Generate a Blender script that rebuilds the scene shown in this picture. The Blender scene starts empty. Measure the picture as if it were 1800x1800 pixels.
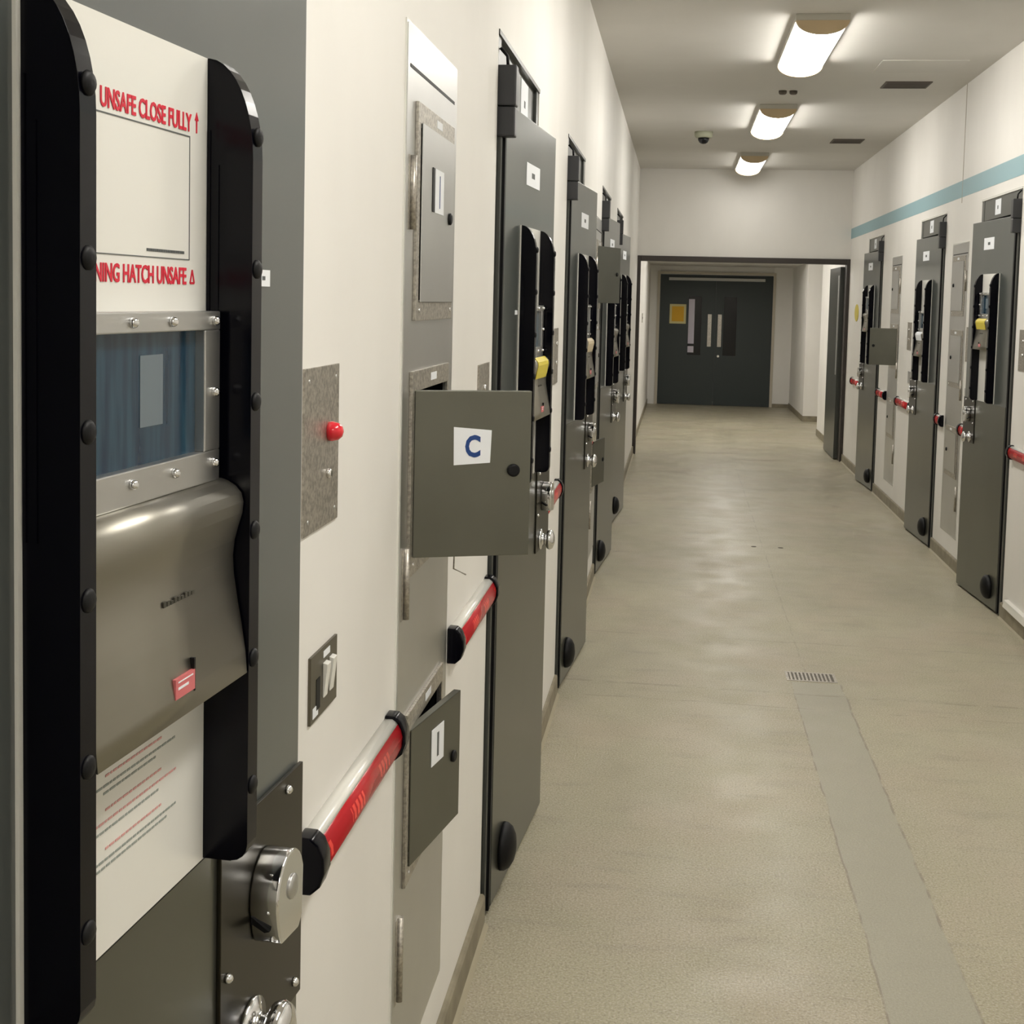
import bpy, bmesh, math, random
from mathutils import Matrix, Vector, Euler
random.seed(7)
S = bpy.context.scene
COL = S.collection
PI = math.pi

# ------------------------------------------------------------------ camera
cam_d = bpy.data.cameras.new('camera'); cam = bpy.data.objects.new('camera', cam_d); COL.objects.link(cam)
R = [[0.99159195, 0.03183715, -0.1254265], [0.1273477, -0.06797614, 0.98952605], [0.02297768, -0.99717884, -0.07145898]]
M = Matrix.Identity(4)
for i in range(3):
    M[i][0] = R[i][0]; M[i][1] = -R[i][1]; M[i][2] = -R[i][2]
M[0][3], M[1][3], M[2][3] = 0, 0, 1.62
cam.matrix_world = M
cam_d.sensor_width = 36; cam_d.lens = 46; cam_d.shift_y = -0.1161; cam_d.clip_start = 0.02; cam_d.clip_end = 100
S.camera = cam
# ------------------------------------------------------------------ world, exposure
w = bpy.data.worlds.new('world'); S.world = w; w.use_nodes = True
w.node_tree.nodes['Background'].inputs[0].default_value = (1, 0.95, 0.88, 1)
w.node_tree.nodes['Background'].inputs[1].default_value = 0.02
S.view_settings.view_transform = 'Standard'; S.view_settings.look = 'None'
S.view_settings.exposure = 1.06; S.view_settings.gamma = 1; S.view_settings.use_curve_mapping = False
LAMP = 13.0          # strength of the tube diffusers

# ------------------------------------------------------------------ materials
def srgb(r, g, b):
    f = lambda c: (c/255/12.92) if c/255 <= .04045 else ((c/255+.055)/1.055)**2.4
    return (f(r), f(g), f(b), 1)
def mat(name, col, rough=.5, metal=0., coat=0., emit=0., spec=.5, trans=0., ior=1.45, alpha=1.):
    m = bpy.data.materials.new(name); m.use_nodes = True
    b = m.node_tree.nodes['Principled BSDF']; b.inputs['Base Color'].default_value = col
    b.inputs['Roughness'].default_value = rough; b.inputs['Metallic'].default_value = metal
    b.inputs['Coat Weight'].default_value = coat; b.inputs['Coat Roughness'].default_value = .08
    b.inputs['Specular IOR Level'].default_value = spec; b.inputs['Transmission Weight'].default_value = trans
    b.inputs['IOR'].default_value = ior
    if emit: b.inputs['Emission Color'].default_value = col; b.inputs['Emission Strength'].default_value = emit
    return m
def N(m, t, **k):
    n = m.node_tree.nodes.new(t)
    for a, v in k.items(): setattr(n, a, v)
    return n
def noise_mix(m, c1, c2, scale, vec_scale=(1, 1, 1), detail=4, bump=0., lo=.35, hi=.65, rough=None):
    """mottled colour between c1 and c2, object coordinates"""
    nt = m.node_tree; L = nt.links.new; b = nt.nodes['Principled BSDF']
    tc = N(m, 'ShaderNodeTexCoord'); mp = N(m, 'ShaderNodeMapping'); mp.inputs['Scale'].default_value = vec_scale
    no = N(m, 'ShaderNodeTexNoise'); no.inputs['Scale'].default_value = scale; no.inputs['Detail'].default_value = detail
    mr = N(m, 'ShaderNodeMapRange'); mr.inputs[1].default_value = lo; mr.inputs[2].default_value = hi
    mx = N(m, 'ShaderNodeMix', data_type='RGBA'); mx.inputs[6].default_value = c1; mx.inputs[7].default_value = c2
    L(tc.outputs['Object'], mp.inputs[0]); L(mp.outputs[0], no.inputs['Vector']); L(no.outputs['Fac'], mr.inputs[0])
    L(mr.outputs[0], mx.inputs[0]); L(mx.outputs[2], b.inputs['Base Color'])
    if bump:
        bp = N(m, 'ShaderNodeBump'); bp.inputs['Strength'].default_value = bump; bp.inputs['Distance'].default_value = .002
        L(no.outputs['Fac'], bp.inputs['Height']); L(bp.outputs[0], b.inputs['Normal'])
    if rough:
        r2 = N(m, 'ShaderNodeMapRange'); r2.inputs[3].default_value = rough[0]; r2.inputs[4].default_value = rough[1]
        L(no.outputs['Fac'], r2.inputs[0]); L(r2.outputs[0], b.inputs['Roughness'])
    return m
WALL = noise_mix(mat('wall_paint', (.8, .75, .66, 1), .55), (.79, .77, .73, 1), (.835, .815, .775, 1), 2.2, (1, 1, .6), bump=.03)
CEIL = noise_mix(mat('ceiling_paint', (.6, .57, .52, 1), .8), (.66, .64, .60, 1), (.70, .68, .64, 1), 1.5)
STRIPE = mat('pale_blue_paint', srgb(142, 176, 184), .5)
DPAINT = noise_mix(mat('dark_grey_door_paint', srgb(74, 78, 76), .3, spec=.6, coat=.35), srgb(76, 80, 78), srgb(90, 93, 90), 1.6, (1, 1, .5))
DPAINT.node_tree.nodes['Principled BSDF'].inputs['Coat Roughness'].default_value = .12
FRAME = mat('dark_frame_paint', srgb(66, 68, 64), .32, spec=.5, coat=.15)
STEEL = noise_mix(mat('brushed_steel', (.5, .49, .46, 1), .3, 1.), (.54, .54, .53, 1), (.62, .62, .61, 1), 2, (1, 1, 1), rough=(.32, .40))
KICK = noise_mix(mat('satin_steel_plate', (.22, .215, .2, 1), .3, .85), (.13, .132, .112, 1), (.17, .172, .148, 1), 2, (1, 1, .4), rough=(.24, .34))
HATCH = noise_mix(mat('darkened_steel_hatch', (.27, .262, .225, 1), .38, .9), (.145, .145, .12, 1), (.18, .18, .15, 1), 2.5, rough=(.34, .44))  # steel of the open hatches, colour darkened for the dim corridor it reflects
DULL = noise_mix(mat('speckled_steel', (.4, .37, .33, 1), .42, .9), (.34, .315, .28, 1), (.56, .53, .47, 1), 160, detail=2)
HOODM = noise_mix(mat('hood_steel', (.34, .325, .28, 1), .27, 1.), (.31, .295, .255, 1), (.35, .335, .295, 1), 3, (1, .3, 4), rough=(.36, .41))
LOCKP = mat('darkened_lock_steel', (.05, .046, .036, 1), .3, .9)  # same stainless, colour darkened to stand for its dark reflection
CHROME = mat('chrome', (.78, .78, .79, 1), .08, 1.)
BLACK = mat('black_gloss_plastic', (.0015, .0015, .004, 1), .2, spec=.22)
RUBBER = mat('black_rubber', (.004, .004, .005, 1), .5, spec=.3)
DARKG = mat('dark_charcoal_plastic', (.03, .031, .034, 1), .38)
WHITE = mat('white_laminate', (.80, .79, .74, 1), .22, coat=.2)
PAPER = mat('paper', (.82, .84, .87, 1), .8)
INKRED = mat('red_print', srgb(214, 45, 66), .6)
INKGREY = mat('grey_print', srgb(95, 98, 98), .6)
INKPINK = mat('faded_red_print', srgb(205, 110, 112), .6)
FADED = mat('faded_grey_print', srgb(150, 156, 150), .6)
FADEPINK = mat('pale_red_print', srgb(214, 160, 156), .6)
INKBLUE = mat('blue_ink', srgb(30, 66, 128), .6)
GLASS = noise_mix(mat('blue_tinted_glass', (.012, .035, .06, 1), .12, spec=.35), (.008, .026, .052, 1), (.022, .060, .092, 1), 14, (1, 6, .6), 3)
NOTE = mat('note_behind_glass', srgb(104, 116, 124), .3)
RED = mat('red_alarm_strip', srgb(190, 22, 34), .25, spec=.5)
def print_bands(m, c2):   # printed slanted lettering groups repeating along the strip
    nt = m.node_tree; L = nt.links.new; b = nt.nodes['Principled BSDF']
    tc = N(m, 'ShaderNodeTexCoord'); sp = N(m, 'ShaderNodeSeparateXYZ'); L(tc.outputs['Object'], sp.inputs[0])
    def mth(op, a, c=None):
        x = N(m, 'ShaderNodeMath', operation=op)
        for i, v in enumerate((a, c)):
            if v is None: continue
            if isinstance(v, (int, float)): x.inputs[i].default_value = v
            else: L(v, x.inputs[i])
        return x.outputs[0]
    y, z = sp.outputs[1], sp.outputs[2]
    u = mth('ADD', y, mth('MULTIPLY', z, .5))
    g = mth('LESS_THAN', mth('FRACT', mth('MULTIPLY', u, 1/.17)), .42)
    bars = mth('LESS_THAN', mth('FRACT', mth('MULTIPLY', u, 1/.018)), .6)
    zz = mth('LESS_THAN', mth('ABSOLUTE', mth('SUBTRACT', z, .002)), .012)
    mx = N(m, 'ShaderNodeMix', data_type='RGBA'); L(mth('MULTIPLY', mth('MULTIPLY', g, bars), zz), mx.inputs[0])
    mx.inputs[6].default_value = b.inputs['Base Color'].default_value; mx.inputs[7].default_value = c2; L(mx.outputs[2], b.inputs['Base Color'])
print_bands(RED, srgb(250, 84, 74))
REDBTN = mat('red_button', srgb(225, 30, 48), .2, coat=.6)
YEL = mat('yellow_label', srgb(214, 196, 70), .5)
SIGNY = mat('yellow_sign', srgb(222, 170, 26), .5)
ENDDOOR = mat('dark_green_grey_door', srgb(50, 58, 58), .45)
VENT = mat('brown_vent', srgb(92, 84, 76), .6)
LAMPM = {k: mat('lamp_diffuser', (1, .965, .90, 1), .4, emit=LAMP*k) for k in (.36, .95, 1.05, 1.12, 1.)}
LAMPS = mat('lamp_side', (.55, .53, .47, 1), .4)
CAPM = mat('tan_lamp_cap', (.62, .48, .30, 1), .5)
SKIRT = noise_mix(mat('skirting', srgb(128, 120, 102), .5), srgb(126, 118, 100), srgb(146, 138, 118), 14)
BEAD = mat('cream_sealant', srgb(164, 156, 134), .6)
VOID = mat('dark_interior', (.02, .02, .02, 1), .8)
DARKGL = mat('dark_pane', (.006, .007, .009, 1), .12)
PALEPANE = mat('painted_pane_light', srgb(206, 200, 214), .4)  # pale colour standing for light in a pane

# floor: speckled buff resin with a greyer repaired strip, fine joints and scuffs
FLOOR = mat('buff_resin_floor', (.4, .35, .26, 1), .42, spec=.4)
def floor_nodes(m):
    nt = m.node_tree; L = nt.links.new; b = nt.nodes['Principled BSDF']
    tc = N(m, 'ShaderNodeTexCoord'); sp = N(m, 'ShaderNodeSeparateXYZ'); L(tc.outputs['Object'], sp.inputs[0])
    def noise(sc, det=3, vs=(1, 1, 1), lo=.35, hi=.65):
        mp = N(m, 'ShaderNodeMapping'); mp.inputs['Scale'].default_value = vs
        n = N(m, 'ShaderNodeTexNoise'); n.inputs['Scale'].default_value = sc; n.inputs['Detail'].default_value = det
        r = N(m, 'ShaderNodeMapRange'); r.inputs[1].default_value = lo; r.inputs[2].default_value = hi
        L(tc.outputs['Object'], mp.inputs[0]); L(mp.outputs[0], n.inputs['Vector']); L(n.outputs['Fac'], r.inputs[0]); return r.outputs[0]
    def mix(f, a, c):
        x = N(m, 'ShaderNodeMix', data_type='RGBA')
        if isinstance(f, float): x.inputs[0].default_value = f
        else: L(f, x.inputs[0])
        for s, v in ((6, a), (7, c)):
            if isinstance(v, tuple): x.inputs[s].default_value = v
            else: L(v, x.inputs[s])
        return x.outputs[2]
    def mth(op, a, c=None, d=None):
        x = N(m, 'ShaderNodeMath', operation=op)
        for i, v in enumerate((a, c, d)):
            if v is None: continue
            if isinstance(v, (int, float)): x.inputs[i].default_value = v
            else: L(v, x.inputs[i])
        return x.outputs[0]
    base = mix(noise(1.3, 4, (1, .5, 1)), (.325, .30, .205, 1), (.415, .385, .27, 1))
    base = mix(mth('MULTIPLY', noise(2.4, 4, (1, .8, 1), .45, .62), .6), base, (.405, .35, .255, 1))
    base = mix(mth('MULTIPLY', noise(3.2, 5, (1, .35, 1), .52, .75), .35), base, (.44, .41, .33, 1))
    base = mix(mth('MULTIPLY', noise(6, 6, (.6, 2.2, 1), .55, .8), .5), base, (.24, .21, .16, 1))
    base = mix(mth('MULTIPLY', noise(170, 3, (1, 1, 1), .45, .72), .55), base, (.62, .58, .50, 1))
    base = mix(mth('MULTIPLY', noise(140, 3, (1.1, .9, 1), .50, .72), .60), base, (.20, .17, .12, 1))
    x, y = sp.outputs[0], sp.outputs[1]
    wob = mth('MULTIPLY', mth('SUBTRACT', noise(5, 2), .5), .006)
    xw = mth('ADD', x, wob)
    # strip mask x .52...73, y < 5.68
    sm = mth('MULTIPLY', mth('MULTIPLY', mth('GREATER_THAN', xw, .525), mth('LESS_THAN', xw, .735)), mth('LESS_THAN', y, 5.66))
    strip = mix(noise(230, 2, (1, 1, 1), .4, .7), (.335, .32, .255, 1), (.40, .385, .31, 1))
    base = mix(mth('MULTIPLY', sm, .75), base, strip)
    def line(v, c, wd, lim=None):
        a = mth('LESS_THAN', mth('ABSOLUTE', mth('SUBTRACT', v, c)), wd)
        return mth('MULTIPLY', a, lim) if lim is not None else a
    near = mth('LESS_THAN', y, 5.66)
    br = noise(9, 3, (1, 1, 1), .42, .55)
    l1 = mth('ADD', line(xw, .735, .004, near), mth('ADD', line(xw, .525, .003, near), mth('MULTIPLY', line(xw, .60, .004, mth('GREATER_THAN', y, 5.8)), .6)))
    l1 = mth('MULTIPLY', l1, br)
    base = mix(mth('MULTIPLY', l1, .45), base, (.15, .115, .085, 1))
    yw = mth('ADD', mth('ADD', y, mth('MULTIPLY', wob, 2.)), mth('MULTIPLY', x, .02))
    l2 = mth('ADD', line(yw, 5.50, .012), mth('ADD', line(yw, 5.30, .006), line(yw, 6.35, .006)))
    base = mix(mth('MULTIPLY', mth('MULTIPLY', l2, br), .35), base, (.20, .165, .125, 1))
    L(base, b.inputs['Base Color'])
    r = N(m, 'ShaderNodeMapRange'); r.inputs[3].default_value = .33; r.inputs[4].default_value = .5
    L(noise(4, 4), r.inputs[0]); L(r.outputs[0], b.inputs['Roughness'])
    bp = N(m, 'ShaderNodeBump'); bp.inputs['Strength'].default_value = .12; bp.inputs['Distance'].default_value = .002
    L(noise(120, 2), bp.inputs['Height']); L(bp.outputs[0], b.inputs['Normal'])
floor_nodes(FLOOR)

# ------------------------------------------------------------------ mesh helpers
class MB:
    def __init__(s): s.bm = bmesh.new()
    def box(s, a, b):
        x0, x1 = sorted((a[0], b[0])); y0, y1 = sorted((a[1], b[1])); z0, z1 = sorted((a[2], b[2]))
        v = [s.bm.verts.new(p) for p in ((x0, y0, z0), (x1, y0, z0), (x1, y1, z0), (x0, y1, z0), (x0, y0, z1), (x1, y0, z1), (x1, y1, z1), (x0, y1, z1))]
        for f in ((3, 2, 1, 0), (4, 5, 6, 7), (0, 1, 5, 4), (1, 2, 6, 5), (2, 3, 7, 6), (3, 0, 4, 7)): s.bm.faces.new([v[i] for i in f])
        return s
    def prism(s, pts, d, axis='y', smooth=False):
        """pts: 2D polygon; extruded along axis from d[0] to d[1]. axis y: pts=(x,z); axis x: pts=(y,z); axis z: pts=(x,y)"""
        P = {'y': lambda p, t: (p[0], t, p[1]), 'x': lambda p, t: (t, p[0], p[1]), 'z': lambda p, t: (p[0], p[1], t)}[axis]
        a = [s.bm.verts.new(P(p, d[0])) for p in pts]; b = [s.bm.verts.new(P(p, d[1])) for p in pts]; n = len(pts)
        s.bm.faces.new(a); s.bm.faces.new(b[::-1])
        for i in range(n):
            f = s.bm.faces.new((a[i], b[i], b[(i+1) % n], a[(i+1) % n])); f.smooth = smooth
        return s
    def lathe(s, prof, c=(0, 0, 0), axis='x', n=24, sy=1., sz=1.):
        """prof: list of (radius, along). axis x; ring in yz"""
        rings = []
        for r, t in prof:
            ring = []
            for k in range(n):
                a = 2*PI*k/n; u, v = r*math.cos(a)*sy, r*math.sin(a)*sz
                p = {'x': (t, u, v), 'y': (u, t, v), 'z': (u, v, t)}[axis]
                ring.append(s.bm.verts.new((c[0]+p[0], c[1]+p[1], c[2]+p[2])))
            rings.append(ring)
        for i in range(len(rings)-1):
            for k in range(n):
                f = s.bm.faces.new((rings[i][k], rings[i][(k+1) % n], rings[i+1][(k+1) % n], rings[i+1][k])); f.smooth = True
        s.bm.faces.new(rings[0][::-1]); s.bm.faces.new(rings[-1])
        return s
    def quad(s, *p): s.bm.faces.new([s.bm.verts.new(q) for q in p]); return s
    def tube(s, pts, r, n=8):
        rings = []
        for i, p in enumerate(pts):
            p = Vector(p); q = Vector(pts[min(i+1, len(pts)-1)]) - Vector(pts[max(i-1, 0)])
            z = q.normalized(); x = z.orthogonal().normalized(); y = z.cross(x)
            rings.append([s.bm.verts.new(p + r*(math.cos(2*PI*k/n)*x + math.sin(2*PI*k/n)*y)) for k in range(n)])
        for i in range(len(rings)-1):
            for k in range(n):
                f = s.bm.faces.new((rings[i][k], rings[i][(k+1) % n], rings[i+1][(k+1) % n], rings[i+1][k])); f.smooth = True
        s.bm.faces.new(rings[0][::-1]); s.bm.faces.new(rings[-1]); return s
    def build(s, name, m, parent=None, bevel=0., flip=1, loc=None, rot=None, extra=None, seg=2):
        if flip < 0:
            for v in s.bm.verts: v.co.x *= -1
        bmesh.ops.recalc_face_normals(s.bm, faces=s.bm.faces)
        if bevel:
            ed = [e for e in s.bm.edges if len(e.link_faces) == 2 and e.calc_face_angle(0) > .6]
            bmesh.ops.bevel(s.bm, geom=ed, offset=bevel, segments=seg, affect='EDGES', profile=.6, clamp_overlap=True)
        me = bpy.data.meshes.new(name); s.bm.to_mesh(me); s.bm.free()
        me.materials.append(m)
        o = bpy.data.objects.new(name, me); COL.objects.link(o)
        if parent is not None: o.parent = parent
        if loc: o.location = loc
        if rot: o.rotation_euler = rot
        return o
def tag(o, label=None, cat=None, group=None, kind=None):
    if label: o['label'] = label
    if cat: o['category'] = cat
    if group: o['group'] = group
    if kind: o['kind'] = kind
    return o
def empty(name, loc, rz=0):
    o = bpy.data.objects.new(name, None); COL.objects.link(o); o.location = loc; o.rotation_euler = (0, 0, rz); o.empty_display_size = .1
    return o
def structure(o): o['kind'] = 'structure'; return o
def kids(o): return [c for c in bpy.data.objects if c.parent == o]
def copy_tree(o, parent=None):
    c = o.copy(); COL.objects.link(c)
    if parent is not None: c.parent = parent
    for ch in kids(o): copy_tree(ch, c)
    return c
def text_mesh(name, body, size, m, parent, origin, xdir, zdir, xs=1., ext=.0003, align='LEFT', bold=.02):
    """flat lettering: origin, writing direction xdir, up direction zdir"""
    cu = bpy.data.curves.new(name, 'FONT'); cu.body = body; cu.size = size; cu.extrude = ext; cu.offset = size*bold; cu.align_x = align; cu.resolution_u = 3
    t = bpy.data.objects.new(name, cu); COL.objects.link(t)
    dg = bpy.context.evaluated_depsgraph_get(); me = bpy.data.meshes.new_from_object(t.evaluated_get(dg))
    bpy.data.objects.remove(t)
    X = Vector(xdir).normalized(); Z = Vector(zdir).normalized(); Nn = X.cross(Z)
    mtx = Matrix.Identity(4)
    for i in range(3): mtx[i][0] = X[i]*xs; mtx[i][1] = Z[i]; mtx[i][2] = Nn[i]; mtx[i][3] = origin[i]
    me.transform(mtx); me.materials.clear(); me.materials.append(m)
    o = bpy.data.objects.new(name, me); COL.objects.link(o); o.parent = parent
    return o

XL, XR, H = -.465, 1.737, 3.03
YB, YE = -3.2, 14.0            # back of the corridor, doorway wall at the far end
# hinge positions (y) of the cell doors
LD = [.612, 3.335, 5.355, 7.68, 9.47]
RD = [7.17, 9.11, 11.80]
LF = [(h-.085, h+.85) for h in LD]           # wall openings
RF = [(h-.075, h+.85) for h in RD]
LC = [2.165, 7.08]                            # service cabinets, near edge
RC = [8.30, 10.72]

# ------------------------------------------------------------------ setting
def wall_with_openings(name, x0, x1, y0, y1, ops, m):
    mb = MB(); ops = sorted(ops); y = y0
    for a, b, za, zb in ops:
        if a > y: mb.box((x0, y, 0), (x1, a, H))
        if za > 0: mb.box((x0, a, 0), (x1, b, za))
        mb.box((x0, a, zb), (x1, b, H)); y = b
    mb.box((x0, y, 0), (x1, y1, H))
    return structure(mb.build(name, m))
TOPZ = 2.285
opsL = [(a, b, 0, TOPZ) for a, b in LF] + [(c+.02, c+.46, .215, 2.06) for c in LC]
opsR = [(a, b, 0, TOPZ-.02) for a, b in RF] + [(c+.02, c+.46, .215, 2.02) for c in RC]
wall_with_openings('wall_left', XL-.25, XL, YB, YE, opsL, WALL)
wall_with_openings('wall_right', XR, XR+.25, YB, YE, opsR, WALL)
structure(MB().box((-1.2, YB-.3, -.1), (3.2, 22, 0)).build('floor', FLOOR))
structure(MB().box((XL-.25, YB-.3, H), (XR+.25, YE+.2, H+.1)).build('ceiling', CEIL))
structure(MB().box((XL-.25, YB-.2, 0), (XR+.25, YB, H)).build('wall_back', WALL))
# far doorway wall
structure(MB().box((XL-.01, YE, 2.115), (XR+.01, YE+.18, H)).build('wall_far', WALL))
fr = MB().box((XL-.005, YE-.03, 0), (XL+.035, YE+.13, 2.115)).box((XR-.035, YE-.03, 0), (XR+.005, YE+.13, 2.115)).box((XL+.035, YE-.03, 2.06), (XR-.035, YE+.13, 2.115))
structure(fr.build('trim_1', mat('dark_bronze_frame', srgb(58, 52, 48), .4), bevel=.004))
# lobby beyond
structure(MB().box((XL-.12, YE+.18, 0), (XL-.02, 21.1, 2.45)).build('wall_lobby_left', WALL))
lr = MB().box((1.755, YE+.18, 0), (1.95, 16.8, 2.45)).box((1.755, 18.7, 0), (2.6, 21.1, 2.45)).box((2.55, 16.7, 0), (2.65, 18.7, 2.45))
structure(lr.build('wall_lobby_right', WALL))
structure(MB().box((-.33, 21.12, 2.09), (1.455, 21.25, 2.3)).box((-.7, 21.1, 0), (-.33, 21.25, 2.3)).box((1.455, 21.1, 0), (2.65, 21.25, 2.3)).build('wall_lobby_far', WALL))
structure(MB().box((-.7, YE+.18, 2.45), (2.7, 21.25, 2.55)).box((XL-.12, 18.85, 2.215), (2.7, 21.1, 2.45)).build('ceiling_lobby', CEIL))
# blue painted band on the right wall
structure(MB().box((XR-.0015, YB, 2.325), (XR+.0005, YE-.001, 2.43)).build('trim_2', STRIPE))
# fine movement joint in the right wall
structure(MB().box((XR-.0022, 8.585, 2.29), (XR, 8.593, H)).build('trim_3', mat('wall_joint', srgb(176, 166, 152), .7)))
def skirting(name, x, side, segs):
    mb = MB(); bd = MB()
    for a, b in segs:
        mb.prism([(x, .0), (x+side*.014, .0), (x+side*.013, .078), (x+side*.008, .085), (x, .085)], (a, b), 'y')
        bd.prism([(x+side*.012, 0), (x+side*.024, 0), (x+side*.021, .004), (x+side*.012, .013)], (a, b), 'y')
    o = structure(mb.build(name, SKIRT)); c = bd.build('sealant_bead', BEAD, o)
def gaps(ops, y0, y1):
    out = []; y = y0
    for a, b in sorted(ops):
        if a > y: out.append((y, a))
        y = b
    out.append((y, y1)); return out
skirting('baseboard_left', XL, 1, gaps(LF, YB, YE-.03))
skirting('baseboard_right', XR, -1, gaps(RF, YB, YE-.03))
mb = MB().box((1.747, YE+.18, 0), (1.755, 16.8, .08)).box((1.747, 18.7, 0), (1.755, 21.09, .08)).box((1.755, 18.692, 0), (2.55, 18.7, .08)).box((1.46, 21.09, 0), (1.747, 21.1, .06))
structure(mb.build('baseboard_lobby', SKIRT))
structure(MB().box((XL-.02, YE+.18, 0), (XL-.012, 21.09, .08)).build('baseboard_lobby_left', SKIRT))

# ------------------------------------------------------------------ door frames (one per cell doorway)
frame_no = [3]
def door_frame(side, a, b, hinge, top, view):
    """side +1 left wall, -1 right wall. a,b = opening in y"""
    frame_no[0] += 1
    x = XL if side > 0 else XR
    X = lambda d: x + side*d            # d > 0 towards the corridor
    mb = MB()
    mb.box((X(-.245), a, 0), (X(-.002), hinge-.02, top)); mb.box((X(-.245), b-.055, 0), (X(-.002), b, top))
    mb.box((X(-.245), hinge-.02, 2.135), (X(-.004 if side < 0 else -.012), b-.055, top))      # head and overpanel
    o = structure(mb.build('trim_%d' % frame_no[0], FRAME, bevel=.002))
    mb = MB().box((X(-.245), hinge-.02, 0), (X(-.20), b-.055, 2.135)); mb.build('light_stop_panel', VOID, o)  # added dark panel, keeps light from leaking through the doorway
    MB().box((X(-.03), a, top-.012), (X(.003), b, top+.0)).build('head_strip', FRAME if side > 0 else WHITE, o)
    MB().box((X(-.05), hinge-.022, .01), (X(.014), hinge-.004, 2.13)).build('hinge_seal', RUBBER, o)
    MB().box((X(-.002), hinge-.062, .01), (X(.008), hinge-.034, 2.13)).build('hinge_strip', FRAME, o)
    # lift hinge housing on the hinge side
    h = MB().box((X(-.01), hinge-.075, 2.10), (X(.045), hinge-.028, 2.20)).box((X(-.01), hinge-.072, 2.025), (X(.043), hinge-.028, 2.098)).build('hinge_housing', DARKG, o, bevel=.004)
    MB().tube([(X(.02), hinge-.05, 2.20), (X(.018), hinge-.05, 2.225), (X(.0), hinge-.05, 2.245)], .004).build('cable', RUBBER, h)
    if view:
        off = -.012 if side > 0 else -.004
        ya = hinge+.47 if side > 0 else hinge+.40
        wd = .17 if side > 0 else .13
        n = MB().box((X(off), ya, 2.155), (X(off+.0015), ya+wd, 2.155+(.105 if side > 0 else .085))).build('number_card', PAPER, o)
        MB().box((X(off+.0015), ya+wd*.45, 2.185), (X(off+.002), ya+wd*.62, 2.205)).build('printed_mark', INKGREY, n)
for (a, b), h in zip(LF, LD): door_frame(1, a, b, h, TOPZ, True)
for (a, b), h in zip(RF, RD): door_frame(-1, a, b, h, TOPZ-.02, True)

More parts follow.
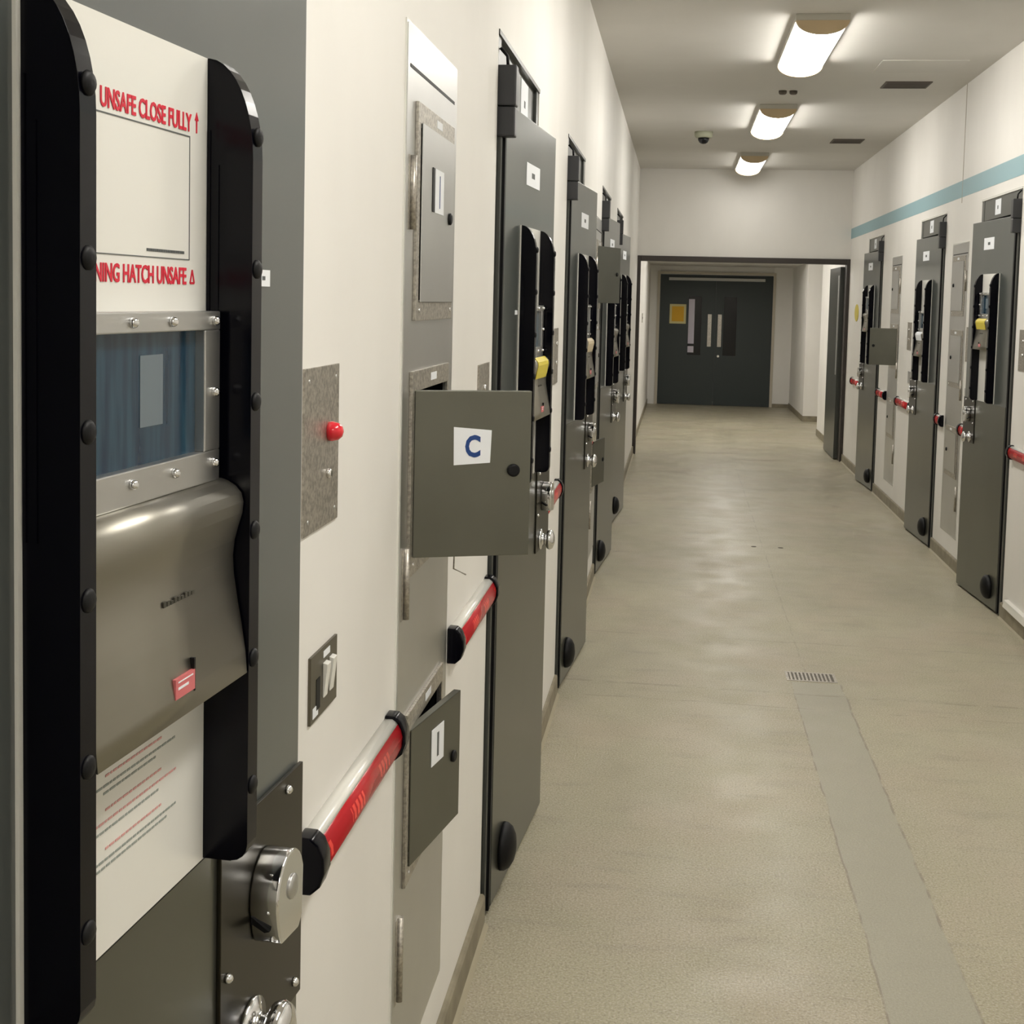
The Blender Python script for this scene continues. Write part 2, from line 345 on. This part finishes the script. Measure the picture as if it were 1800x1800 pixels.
# ------------------------------------------------------------------ cell door, local frame: +x corridor, +y away from hinge, z up
def arc(cx_, cz, r, a0, a1, n=8, sx=1., sz=1.):
    return [(cx_+r*sx*math.cos(math.radians(a0+(a1-a0)*i/n)), cz+r*sz*math.sin(math.radians(a0+(a1-a0)*i/n))) for i in range(n+1)]
BOLTZ = [1.755, 1.641, 1.525, 1.411, 1.296, 1.18]
def screw(mb, x, y, z, r=.005, h=.004):
    mb.lathe([(r, x), (r*1.0, x+h*.3), (r*.8, x+h*.75), (r*.35, x+h)], (0, y, z), 'x', 12); return mb
def make_door(fl, rot):
    root = empty('cell_door', (0, 0, 0), rot)
    B = lambda mb, n, m, p=root, bv=0., **k: mb.build(n, m, p, bevel=bv, flip=fl, **k)
    B(MB().box((-.055, .0, .012), (0, .738, 2.118)), 'leaf', DPAINT, bv=.0015)
    B(MB().box((0, .002, .014), (.0015, .736, 1.108)), 'kick_plate', KICK)
    B(MB().box((.0, .203, 1.111), (.003, .5, 1.821)), 'hatch_panel', WHITE)
    # side rails: rounded outer top corner, bolts along the front strip
    for y0, y1 in ((.208, .229), (.492, .5135)):
        pts = [(.003, 1.112), (.030, 1.112)] + arc(.030, 1.128, .0155, -90, 0, 4) + [(.0455, 1.735)] + arc(.0035, 1.735, .042, 0, 88, 10, 1., 2.05)[1:] + [(.003, 1.821)]
        r = B(MB().prism(pts, (y0, y1)), 'guide_rail', BLACK, bv=.0018)
        g = MB().box((.004, y0-.0012, 1.45), (.0065, y0+.001, 1.76)).box((.012, y0-.0012, 1.45), (.0145, y0+.001, 1.73))
        B(g, 'guide_groove', BLACK, r)
        for z in BOLTZ:
            mb = MB().lathe([(.0085, .0450), (.0083, .0465), (.0062, .0482), (.002, .0490)], (0, (y0+y1)/2, z), 'x', 14)
            B(mb, 'bolt', RUBBER, r)
    # inspection window
    f = MB()
    ya, yb, za, zb = .236, .482, 1.458, 1.604
    f.box((.003, ya, zb-.016), (.021, yb, zb)).box((.003, ya, za), (.021, yb, za+.027)).box((.003, ya, za+.027), (.021, ya+.018, zb-.016)).box((.003, yb-.03, za+.027), (.021, yb, zb-.016))
    fr_ = B(f, 'window_frame', STEEL, bv=.0012)
    B(MB().box((.004, ya+.018, za+.027), (.012, yb-.03, zb-.016)), 'window_pane', GLASS, fr_)
    B(MB().box((.012, ya+.118, za+.056), (.0125, ya+.156, zb-.034)), 'note_card', NOTE, fr_)
    for y, z in ((.325, 1.596), (.39, 1.596), (.470, 1.596), (.470, 1.535), (.470, 1.474), (.395, 1.474), (.325, 1.474), (.25, 1.596), (.25, 1.474)):
        B(screw(MB(), .021, y, z, .0042, .005), 'screw', CHROME, fr_)
    # food hatch hood
    pr = [(.003, 1.458), (.020, 1.458), (.026, 1.456), (.033, 1.452), (.0385, 1.446), (.0405, 1.438), (.0395, 1.428), (.036, 1.417), (.0325, 1.404), (.031, 1.39), (.032, 1.374), (.0355, 1.352), (.040, 1.328), (.0435, 1.305), (.045, 1.286), (.042, 1.286), (.037, 1.305), (.003, 1.35)]
    mb = MB().prism(pr, (.232, .4895), 'y', True)
    hd = B(mb, 'hatch_hood', HOODM)
    for fc in hd.data.polygons: fc.use_smooth = len(fc.vertices) == 4
    # engraved marks
    mk = MB()
    for i in range(9):
        mk.box((.0322, .353+i*.0062, 1.374), (.0336, .3575+i*.0062, 1.3785-(i % 3)*.0008))
    B(mk, 'engraving', mat('engraving', (.08, .075, .06, 1), .5, .5), hd)
    mk = MB().box((.0412, .352, 1.302), (.0445, .386, 1.318)); lb = B(mk, 'warning_label', INKPINK, hd)
    mk = MB().box((.0414, .356, 1.3145), (.0448, .382, 1.3155)).box((.0414, .356, 1.309), (.0448, .374, 1.311)); B(mk, 'label_print', PAPER, lb)
    B(MB().box((.0395, .385, 1.300), (.0442, .3875, 1.327)), 'slot', RUBBER, hd)
    # lock plate with screws, lock cover and knob
    lp = B(MB().box((.0015, .526, .86), (.006, .737, 1.116)), 'lock_plate', LOCKP, bv=.001)
    for y, z in ((.69, 1.102), (.54, .975), (.55, 1.10), (.715, .88)):
        B(screw(MB(), .006, y, z, .005, .006), 'screw', CHROME, lp)
    a = MB().prism([(y+.628, z+1.022) for y, z in arc(0, 0, .036, 20, 200, 12, 1., 1.22) + [(-.03, -.030), (-.024, -.042), (.022, -.046), (.032, -.036)]], (.006, .036), 'x', True)
    lk = B(a, 'lock_cover', CHROME, bv=.0022)
    B(MB().lathe([(.013, .036), (.012, .038), (.005, .039)], (0, .630, 1.028), 'x', 18), 'keyhole_rose', STEEL, lk)
    B(MB().prism([(.008, 1.010), (.027, .997), (.022, .9955), (.008, 1.003)], (.5925, .600), 'y'), 'notch', RUBBER, lk)
    k = MB().lathe([(.031, .006), (.031, .010), (.02, .012), (.015, .018), (.018, .024), (.028, .029), (.031, .036), (.027, .044), (.015, .049), (.004, .050)], (0, .598, .893), 'x', 28)
    B(k, 'turn_knob', CHROME)
    B(MB().lathe([(.065, .0015), (.064, .012), (.056, .024), (.038, .034), (.014, .039), (.003, .040)], (0, .145, .118), 'x', 32), 'bumper', RUBBER)
    return root
def place(door, side, h, ang, label, group=None):
    x = (XL + .014) if side > 0 else (XR - .014)
    door.location = (x, h, 0); door.rotation_euler = (0, 0, (-1 if side > 0 else 1)*math.radians(ang))
    tag(door, label, 'door', group)
def raise_hatch(door, dz=.115):
    for c in kids(door):
        if c.name.split('.')[0] in ('window_frame', 'hatch_hood'): c.location.z += dz
G = 'grey steel cell doors along the corridor'
dl = make_door(1, 0); dr = make_door(-1, 0)
D1 = dl; D = [dl] + [copy_tree(dl) for _ in range(4)]
lab = ['nearest dark grey steel cell door, with white hatch panel and red warnings',
       'grey steel cell door behind the open hatch marked C, yellow label on its hood',
       'grey steel cell door on the left, directly beyond the one with the yellow hood label',
       'grey steel cell door, second from the far doorway on the left wall',
       'grey steel cell door on the left wall, nearest the far dark-framed doorway']
for d, h, l, a in zip(D, LD, lab, (4.33, 4.2, 4.3, 4.2, 4.2)): place(d, 1, h, a, l, G)
E_ = [dr] + [copy_tree(dr) for _ in range(2)]
labr = ['large grey steel cell door at the right edge, with a yellow label on its hood',
        'grey steel cell door on the right wall, between the two steel service panels',
        'grey steel cell door on the right wall, beside the round yellow sign']
for d, h, l, a in zip(E_, RD, labr, (4.3, 2.8, 3.2)): place(d, -1, h, a, l, G)

def card(parent, fl, y, z, wd, ht, m=PAPER, name='number_card', mark=True, off=.0):
    x = off
    o = MB().box((x, y-wd/2, z-ht/2), (x+.0012, y+wd/2, z+ht/2)).build(name, m, parent, flip=fl)
    if mark: MB().box((x+.0012, y-wd*.12, z-ht*.12), (x+.0016, y+wd*.1, z+ht*.12)).build('printed_mark', INKGREY, o, flip=fl)
    return o
card(D[0], 1, .626, 1.635, .032, .016)
card(D[1], 1, .372, 1.967, .2, .062)
for d in D[2:]: card(d, 1, .372, 1.967, .2, .062)
for d in E_: card(d, -1, .42, 1.99, .18, .066)
for d, fl, m in ((D[1], 1, YEL), (D[2], 1, mat('buff_label', srgb(205, 190, 160), .6)), (E_[0], -1, YEL), (E_[1], -1, PAPER)):
    MB().prism([(.0305, 1.458), (.0412, 1.446), (.0428, 1.436), (.0385, 1.412), (.0350, 1.398), (.0335, 1.398), (.036, 1.412), (.040, 1.436), (.0385, 1.446), (.029, 1.456)], (.30, .46)).build('hood_label', m, d, flip=fl)
card(D[1], 1, .17, 1.585, .03, .012, name='small_label', mark=False)

# lettering and print on the nearest door only
raise_hatch(E_[0]); raise_hatch(E_[2])
for c in kids(E_[0]):
    if c.name.startswith('hood_label'): c.location.z += .115
P1 = D[0]
yx = lambda s, z: (.0034, s, z)
text_mesh('warning_text', 'UNSAFE CLOSE FULLY', .0205, INKRED, P1, yx(.309, 1.7545), (0, 1, 0), (0, 0, 1), .745)
ar = MB().box((.0031, .4695, 1.7545), (.0036, .4715, 1.768)).prism([(.467, 1.765), (.474, 1.765), (.4705, 1.772)], (.0031, .0036), 'x'); ar.build('warning_arrow', INKRED, P1)
text_mesh('warning_text', 'WARNING HATCH UNSAFE', .0195, INKRED, P1, yx(.2665, 1.6265), (0, 1, 0), (0, 0, 1), .765)
tr = MB()
for a, b in (((.4595, 1.6275), (.4675, 1.6275)), ((.4675, 1.6275), (.4635, 1.6385)), ((.4635, 1.6385), (.4595, 1.6275))):
    dx, dz = b[0]-a[0], b[1]-a[1]; l = math.hypot(dx, dz); nx, nz = -dz/l*.0009, dx/l*.0009
    tr.prism([(a[0]-nx, a[1]-nz), (b[0]-nx, b[1]-nz), (b[0]+nx, b[1]+nz), (a[0]+nx, a[1]+nz)], (.0031, .0036), 'x')
tr.build('warning_triangle', INKRED, P1)
ln = MB().box((.0031, .235, 1.7496), (.0035, .458, 1.7506)).box((.0031, .235, 1.6466), (.0035, .458, 1.6474)).box((.0031, .4573, 1.6466), (.0035, .4581, 1.7506))
ln.build('printed_outline', INKGREY, P1)
mk = MB()
random.seed(3)
y = .382
while y < .447:
    wd = random.uniform(.0012, .0028); mk.box((.0031, y, 1.6515), (.0035, y+wd, 1.6538)); y += wd+.0009
mk.build('small_print', INKGREY, P1)
rows = [(1.262, .315, .41, 0), (1.249, .318, .412, 1), (1.2415, .305, .435, 0), (1.236, .315, .40, 0), (1.2225, .318, .41, 1), (1.2135, .295, .437, 1),
        (1.2065, .30, .405, 0), (1.192, .318, .41, 1), (1.1835, .295, .437, 0), (1.178, .295, .42, 0)]
for kind, m in ((0, FADED), (1, FADEPINK)):
    mk = MB()
    for z, a, b, k in rows:
        if k != kind: continue
        y = a
        while y < b:
            wd = random.uniform(.003, .009); mk.box((.0031, y, z), (.0035, min(y+wd, b), z+.0018)); y += wd+.0016
    mk.build('instruction_print', m, P1)

# ------------------------------------------------------------------ service cabinets, local frame as for doors, origin at near bottom edge on the wall
def make_cabinet(fl, opens):
    """opens: (upper, middle, lower) opening angles in degrees"""
    root = empty('service_cabinet', (0, 0, 0))
    B = lambda mb, n, m, p=root, bv=0., **k: mb.build(n, m, p, bevel=bv, flip=fl, **k)
    W_, Z0, Z1 = .48, .20, 2.075 if fl > 0 else 2.035
    holes = [(.10, .415, 1.615, 1.92), (.085, .40, 1.165, 1.455), (.095, .40, .60, .845)]
    mb = MB(); z = Z0
    for a, b, c, d in sorted(holes, key=lambda h: h[2]):
        mb.box((.0, 0, z), (.004, W_, c)); mb.box((.0, 0, c), (.004, a, d)); mb.box((.0, b, c), (.004, W_, d)); z = d
    mb.box((.0, 0, z), (.004, W_, Z1))
    B(mb, 'face_plate', STEEL)
    B(MB().box((-.002, -.006, Z0-.006), (.0025, W_+.006, Z0)).box((-.002, -.006, Z1), (.0025, W_+.006, Z1+.006)).box((-.002, -.006, Z0), (.0025, 0, Z1)).box((-.002, W_, Z0), (.0025, W_+.006, Z1)), 'edge_trim', WHITE)
    B(MB().box((.004, .02, Z1-.07), (.0046, W_-.03, Z1-.064)), 'panel_joint', RUBBER)
    mb = MB().box((-.13, .03, .23), (-.125, .45, 2.0))
    mb.box((-.125, .03, .23), (0, .035, 2.0)).box((-.125, .445, .23), (0, .45, 2.0))
    for zz in (.23, .56, .87, 1.13, 1.485, 1.585, 1.995): mb.box((-.125, .035, zz), (0, .445, zz+.005))
    B(mb, 'inner_case', VOID)
    for i, (a, b, c, d) in enumerate(holes):
        # raised frame bands round every opening
        f = MB().box((.004, a-.03, d), (.010, b+.012, d+.036)).box((.004, a-.03, c-.036), (.010, b+.012, c)).box((.004, a-.03, c), (.010, a-.008, d)).box((.004, b, c), (.010, b+.012, d))
        fr_ = B(f, 'opening_frame', DULL, bv=.001)
        B(MB().box((.010, (a+b)/2-.02, d+.012), (.0105, (a+b)/2+.035, d+.026)), 'label', PAPER, fr_)
        for yy in (a+.0, b-.01): B(screw(MB(), .010, yy, c-.018, .004, .002), 'screw', CHROME, fr_)
        ang = opens[i]
        wd = (b-a) if i == 0 else (.212 if i == 1 else .262)
        if ang == 0: wd = b-a
        hd = empty('hatch_door', (fl*.0105, a-.008 if i else a-.004, 0)); hd.parent = root
        hd.rotation_euler = (0, 0, -fl*math.radians(ang))
        # the hatch door as one folded pan
        zt, zb = (d+.002, c-.004)
        pan = MB().box((0, 0, zb), (.0025, wd, zt)).box((-.012 if ang else 0, 0, zt-.0025), (0.0025, wd, zt)).box((-.012 if ang else 0, 0, zb), (.0025, wd, zb+.0025)).box((-.012 if ang else 0, wd-.0025, zb), (.0025, wd, zt))
        if ang > 40:   # what faces the viewpoint is the door's outer skin
            pan = MB().box((-.016, 0, zb), (.0, wd, zt))
        leaf = pan.build('hatch_leaf', HATCH if ang else STEEL, hd, flip=fl, bevel=.0012)  # open leaves get the steel with the dark reflection in its colour
        MB().lathe([(.0115, .0), (.0115, .004), (.008, .006)], (.0025 if ang <= 40 else 0, wd*.85, zb+(zt-zb)*.52), 'x', 20).build('cam_lock', RUBBER, hd, flip=fl)
    for zz, hh in ((1.735, .125), (1.06, .125), (.37, .155)):
        B(MB().box((.004, .018, zz), (.0048, .032, zz+hh)).lathe([(.006, zz), (.006, zz+hh)], (.008, .040, 0), 'z', 12), 'hinge', DULL)
    return root
c1 = make_cabinet(1, (0, 68, 10)); c1.location = (XL, LC[0], 0)
tag(c1, 'tall steel service panel on the left wall, its middle hatch open and marked C', 'cabinet', 'steel service panels')
c2 = make_cabinet(1, (20, 0, 11)); c2.location = (XL, LC[1], 0)
tag(c2, 'far steel service panel on the left wall with its upper hatch swung open', 'cabinet', 'steel service panels')
c3 = make_cabinet(-1, (0, 0, 0)); c3.location = (XR, RC[0], 0)
tag(c3, 'closed steel service panel on the right wall, beside the large right cell door', 'cabinet', 'steel service panels')
c4 = make_cabinet(-1, (0, 70, 0)); c4.location = (XR, RC[1], 0)
tag(c4, 'steel service panel on the right wall with one square hatch open', 'cabinet', 'steel service panels')
# paper labels on the near cabinet's hatches; hd order: upper, middle, lower
hds = [o for o in kids(c1) if o.name.startswith('hatch_door')]
hds.sort(key=lambda o: -max(v.co.z for v in kids(o)[0].data.vertices))
up, mid, low = hds
pc = MB().prism([(.071, 1.325), (.137, 1.329), (.139, 1.387), (.070, 1.393)], (.0, .001), 'x').build('paper_card', PAPER, mid)
text_mesh('card_letter', 'C', .052, INKBLUE, pc, (.0012, .0905, 1.341), (0, 1, 0), (0, 0, 1), .78, bold=.035)
pc = MB().box((.003, .115, 1.775), (.004, .20, 1.855)).build('paper_card', PAPER, up)
MB().box((.004, .155, 1.785), (.0043, .162, 1.845)).build('card_print', INKBLUE, pc)
MB().box((.003, .09, 1.775), (.0038, .11, 1.855)).build('black_tape', RUBBER, up)
pc = MB().box((.003, .10, .745), (.004, .165, .815)).build('paper_card', PAPER, low)
MB().box((.004, .128, .757), (.0043, .138, .803)).build('card_print', INKGREY, pc)
MB().tube([(.01, .395, 1.165), (.03, .405, 1.12), (.028, .41, 1.075), (.05, .43, 1.06)], .0016).build('cord', DULL, c1)

# ------------------------------------------------------------------ wall fittings near the viewpoint
X = XL
o = empty('alarm_button_plate', (X, 1.585, 1.42))
MB().box((0, 0, -.107), (.003, .168, .107)).build('plate', DULL, o, bevel=.0008)
MB().lathe([(.0135, .003), (.0135, .008), (.0115, .016), (.007, .021), (.002, .0225)], (0, .118, .018), 'x', 24).build('red_button', REDBTN, o)
MB().lathe([(.0065, .003), (.0065, .007), (.004, .009)], (0, .112, -.038), 'x', 18).build('key_switch', CHROME, o)
for y, z in ((.02, .09), (.15, .09), (.02, -.09), (.15, -.09)): screw(MB(), .003, y, z, .003, .0012).build('screw', STEEL, o)
tag(o, 'speckled steel wall plate with a red button beside the nearest cell door', 'wall plate')
o = empty('switch_plate', (X, 1.625, 1.103))
MB().box((0, 0, -.045), (.004, .132, .045)).build('plate', mat('bronze_plate', (.14, .125, .095, 1), .35, .8), o, bevel=.0008)
MB().box((.004, .026, -.032), (.0047, .044, .010)).build('dark_insert', RUBBER, o)
for y in (.058, .090): MB().prism([(.004, -.024), (.006, -.024), (.011, .022), (.004, .024)], (y, y+.018), 'y').build('rocker', WHITE, o, bevel=.001)
MB().box((.004, .06, .030), (.0046, .092, .039)).build('label', PAPER, o); MB().box((.004, .01, -.039), (.0046, .035, -.025)).build('label', PAPER, o)
tag(o, 'bronze switch plate with two white rockers above the red alarm strip', 'light switch')

def alarm_strip(side, y0, y1, label, z=.888):
    x = XL if side > 0 else XR
    o = empty('alarm_strip', (x, y0, z)); L_ = y1-y0; fl = side; c = .035
    top = [(0, .033), (.013, .033), (.019, .029), (.0225, .025), (.0, .025)]
    MB().prism(top, (c, L_-c), 'y', True).build('upper_cover', WHITE, o, flip=fl)
    fr_ = [(0, .025), (.0225, .025), (.028, .016), (.031, .004), (.030, -.012), (.024, -.026), (.012, -.033), (0, -.033)]
    r = MB().prism(fr_, (c, L_-c), 'y', True).build('contact_strip', RED, o, flip=fl)
    cap = [(0, .038), (.018, .037), (.028, .029), (.035, .012), (.036, -.008), (.030, -.027), (.018, -.038), (0, -.038)]
    for a, b in ((0, c), (L_-c, L_)): MB().prism(cap, (a, b), 'y', True).build('end_cap', BLACK, o, flip=fl, bevel=.003)
    tag(o, label, 'alarm strip', 'red and white alarm strips along the walls'); return o
alarm_strip(1, 1.585, 2.12, 'red and white alarm strip with black ends, nearest, below the switch plate')
alarm_strip(1, 2.675, 3.235, 'alarm strip under the open hatch marked C, before the next cell door')
alarm_strip(1, 4.30, 5.07, 'alarm strip mostly hidden behind the cell door with the yellow hood label')
alarm_strip(1, 6.30, 7.0, 'red alarm strip on the left wall just before the far steel service panel')
alarm_strip(-1, 6.15, 7.05, 'red alarm strip cut by the right edge of the photo')
alarm_strip(-1, 8.07, 8.28, 'short red alarm strip beside the knob of the large right cell door')
alarm_strip(-1, 8.84, 9.03, 'short alarm strip between the closed right service panel and the next cell door')
alarm_strip(-1, 10.02, 10.66, 'red alarm strip before the right service panel with the open hatch')
alarm_strip(-1, 11.24, 11.68, 'red alarm strip beyond the right service panel with the open hatch')
alarm_strip(-1, 12.75, 13.40, 'farthest red alarm strip on the right wall, below the round yellow sign')

def wall_plate(side, y, z, wd, ht, m, label, bits=2, name='intercom_plate', cat='wall plate'):
    x = XL if side > 0 else XR
    o = empty(name, (x, y, z))
    MB().box((0, 0, -ht/2), (.004, wd, ht/2)).build('plate', m, o, flip=side, bevel=.0008)
    for i in range(bits):
        MB().lathe([(.009, .004), (.008, .008), (.003, .009)], (0, wd*.5, ht*(.22-.34*i)), 'x', 14).build('push_button', CHROME, o, flip=side)
    return tag(o, label, cat)
wall_plate(1, 3.02, 1.36, .165, .21, DULL, 'small steel plate on the left wall just above the C hatch')
wall_plate(1, 4.86, 1.41, .16, .21, DULL, 'steel plate on the left wall seen between the second and third cell doors')
wall_plate(1, 6.92, 1.40, .12, .20, DULL, 'steel plate on the left wall next to the far service panel')
wall_plate(-1, 10.18, 1.41, .165, .21, DULL, 'steel plate on the right wall behind the middle right cell door')
wall_plate(-1, 8.12, 1.41, .15, .21, DULL, 'steel plate on the right wall left of the large right cell door')
wall_plate(-1, 6.84, 1.42, .165, .21, DULL, 'steel plate on the right wall at the very edge of the photo')
for side, y, l in ((-1, 8.11, 'small switch plate above the alarm strip by the large right door'), (-1, 10.12, 'small switch plate near the knob of the middle right door')):
    wall_plate(side, y, 1.10, .13, .09, STEEL, l, 0, 'switch_plate', 'light switch')

# round yellow sign
o = MB().lathe([(.085, 0), (.085, .004), (.083, .005)], (0, 0, 0), 'x', 32, sy=1.6).build('wall_sign', YEL, None, flip=-1, loc=(XR, 13.32, 1.565))
tag(o, 'round yellow sign on the right wall by the far doorway', 'sign')
# white boxing at the foot of the right wall
o = MB().prism([(XR-.0, .086), (XR-.028, .086), (XR-.022, .122), (XR, .124)], (5.92, 6.98), 'y').build('cable_trunking', WHITE)
tag(o, 'low white trunking above the skirting at the right edge', 'trunking')

# ------------------------------------------------------------------ ceiling fittings
def lamp(y, label, z=H, x=.64, ln=1.26, wd=.25, k=1.):
    o = empty('ceiling_light', (x, y, z)); h = wd/2
    MB().box((-h-.004, 0, -.032), (h+.004, ln, 0)).build('housing', LAMPS, o, bevel=.003)
    seg = [(-h+.004, -.032)] + [(h*.97*math.cos(a), -.032-.058*math.sin(a)) for a in [PI-PI*i/14 for i in range(1, 14)]] + [(h-.004, -.032)]
    MB().prism(seg, (.03, ln-.03), 'y', True).build('diffuser', LAMPM[k], o)
    cap = [(-h-.003, -.032)] + [((h+.002)*math.cos(a), -.032-.064*math.sin(a)) for a in [PI-PI*i/14 for i in range(1, 14)]] + [(h+.003, -.032)]
    MB().prism(cap, (0, .03), 'y').build('end_cap', CAPM, o); MB().prism(cap, (ln-.03, ln), 'y').build('end_cap', CAPM, o)
    tag(o, label, 'ceiling light', 'tube lights in a row down the ceiling'); return o
lamp(6.56, 'lit tube light on the ceiling, nearest and largest of the three in view', k=1.05)
lamp(9.47, 'lit tube light on the ceiling, the middle one of the three in view', k=.95)
lamp(12.45, 'lit tube light on the ceiling, farthest, just before the doorway wall', k=.36)
lamp(3.60, 'lit tube light overhead, one place nearer than the largest in view', k=1.12)
lamp(.68, 'lit tube light overhead beside the viewpoint', k=1.12)
lamp(-2.25, 'lit tube light behind the viewpoint')
lamp(14.9, 'lit tube light on the lobby ceiling just past the dark doorway, hidden by its head', z=2.45, k=1.)
lamp(17.2, 'lit tube light on the lobby ceiling nearer the dark double doors', z=2.45, k=1.)
def vent(x0, x1, y0, y1, label):
    o = empty('ceiling_vent', ((x0+x1)/2, (y0+y1)/2, H)); a, b = (x1-x0)/2, (y1-y0)/2
    MB().box((-a, -b, -.004), (a, b, 0)).build('backing', VOID, o)
    MB().box((-a-.012, -b-.012, -.006), (a+.012, -b, 0)).box((-a-.012, b, -.006), (a+.012, b+.012, 0)).box((-a-.012, -b, -.006), (-a, b, 0)).box((a, -b, -.006), (a+.012, b, 0)).build('rim', VENT, o)
    n = 7; mb = MB()
    for i in range(n):
        yy = -b+(i+.5)*2*b/n; mb.box((-a, yy-.009, -.008), (a, yy+.004, -.004))
    mb.build('slats', VENT, o)
    tag(o, label, 'vent', 'brown ceiling vents')
vent(1.24, 1.50, 8.52, 8.74, 'brown slatted ceiling vent, the nearer of the two')
vent(1.245, 1.48, 11.40, 11.66, 'brown slatted ceiling vent, the farther of the two')
o = empty('access_hatch', (1.34, 7.98, H))
MB().box((-.24, -.2, -.004), (.24, .2, 0)).build('panel', CEIL, o, bevel=.001)
tag(o, 'pale square access hatch in the ceiling beside the nearest tube light', 'hatch')
o = empty('dome_camera', (.146, 11.0, H))
MB().lathe([(.075, 0), (.075, -.03), (.068, -.045), (.055, -.05)], axis='z', n=28).build('mount', mat('cream_plastic', srgb(170, 172, 150), .5), o)
MB().lathe([(.046, -.05), (.045, -.065), (.036, -.085), (.02, -.096), (.004, -.099)], axis='z', n=28).build('dome', DARKGL, o)
tag(o, 'cream dome camera with a dark lens under the ceiling', 'camera')
o = empty('smoke_detector', (.655, 8.86, H))
MB().box((-.06, -.03, -.004), (.06, .03, 0)).build('base', CEIL, o)
for xx in (-.033, .036): MB().lathe([(.026, -.004), (.026, -.02), (.018, -.028)], (xx, 0, 0), 'z', 20).build('sensor_head', VENT, o)
tag(o, 'small brown twin detector on the ceiling between two tube lights', 'detector')

# ------------------------------------------------------------------ floor fittings
o = empty('floor_grate', (.618, 5.75, 0)); 
MB().box((-.108, -.07, 0), (.108, -.058, .002)).box((-.108, .058, 0), (.108, .07, .002)).box((-.108, -.058, 0), (-.096, .058, .002)).box((.096, -.058, 0), (.108, .058, .002)).build('rim', DULL, o)
MB().box((-.096, -.058, 0), (.096, .058, .0006)).build('gully', mat('gully', (.12, .105, .085, 1), .7), o)
mb = MB()
for i in range(11): mb.box((-.09+i*.0166, -.058, .0006), (-.082+i*.0166, .058, .002))
mb.build('bars', DULL, o); tag(o, 'small steel drain grate let into the floor', 'drain')
for xx, l in ((.541, 'dark screw plug in the floor, left one of the pair'), (.718, 'dark screw plug in the floor, right one of the pair')):
    o = MB().lathe([(.018, 0), (.016, .0015), (.004, .002)], axis='z', n=16).build('floor_plug', mat('plug', (.10, .08, .06, 1), .6), loc=(xx, 8.84, 0)); tag(o, l, 'plug')

# ------------------------------------------------------------------ far end: double doors
def end_leaf(x0, x1, hinge_left, label):
    o = empty('double_door_leaf', (x0, 21.1, 0)); w_ = x1-x0
    wa, wb = (.455, .665) if hinge_left else (.13, .335)
    mb = MB().box((0, -.0, .008), (wa, .045, 2.075)).box((wb, 0, .008), (w_, .045, 2.075)).box((wa, 0, .008), (wb, .045, .80)).box((wa, 0, 1.735), (wb, .045, 2.075))
    mb.build('leaf', ENDDOOR, o)
    p = MB().box((wa, .02, .80), (wb, .026, 1.735)).build('window_pane', DARKGL, o)
    if hinge_left: MB().box((wa+.005, .016, .98), (wa+.10, .02, 1.69)).box((wa+.005, .016, .84), (wa+.10, .02, .94)).build('painted_light_in_pane', PALEPANE, p)  # pale patches painted in as the light showing in the window
    hx = w_-.115 if hinge_left else .04
    h = MB().box((hx, -.004, .94), (hx+.06, 0, 1.455)).build('push_plate', DULL, o)
    tag(o, label, 'door', 'dark double doors at the far end'); return o
A = end_leaf(-.325, .556, True, 'left leaf of the dark double doors at the corridor end, with the yellow notice')
Bb = end_leaf(.560, 1.448, False, 'right leaf of the dark double doors at the corridor end')
MB().lathe([(.022, -.004), (.018, -.008)], (.06, 0, .79), 'y', 16).build('lock', CHROME, Bb)
o = MB().box((-.19, 21.055, 1.985), (1.32, 21.099, 2.03)).build('door_closer_rail', mat('pale_rail', srgb(190, 190, 186), .4), bevel=.004); tag(o, 'pale closer rail across the top of the dark double doors', 'door closer')
o = empty('notice', (-.035, 21.095, 1.45)); MB().box((-.13, -.002, -.155), (.13, .005, .155)).build('sheet', mat('cream_sheet', srgb(216, 206, 150), .6), o); MB().box((-.095, -.003, -.12), (.095, -.002, .12)).build('yellow_field', SIGNY, o)
tag(o, 'square yellow notice with a pale border on the left far door', 'notice')
fr = MB().box((-.37, 21.085, 0), (-.325, 21.1, 2.125)).box((1.448, 21.085, 0), (1.49, 21.1, 2.125)).box((-.325, 21.085, 2.08), (1.448, 21.1, 2.125))
structure(fr.build('trim_30', mat('cream_frame', srgb(196, 188, 172), .5)))
# door leaf held open against the lobby's right wall
o = empty('held_open_door', (1.66, YE+.15, 0))
MB().box((0, 0, .01), (.045, .95, 2.04)).build('leaf', FRAME, o, bevel=.002)
MB().box((-.004, .06, .9), (0, .12, 1.95)).build('edge_strip', STEEL, o)
tag(o, 'grey door leaf held open against the right side just past the dark doorway frame', 'door')
o = empty('call_plate', (XL-.02, 16.9, 1.42)); MB().box((0, 0, -.06), (.006, .2, .06)).build('plate', DULL, o); MB().lathe([(.015, .006), (.01, .01)], (0, .1, 0), 'x', 12).build('button', RUBBER, o)
tag(o, 'small plate on the lobby left wall seen through the dark doorway', 'wall plate')
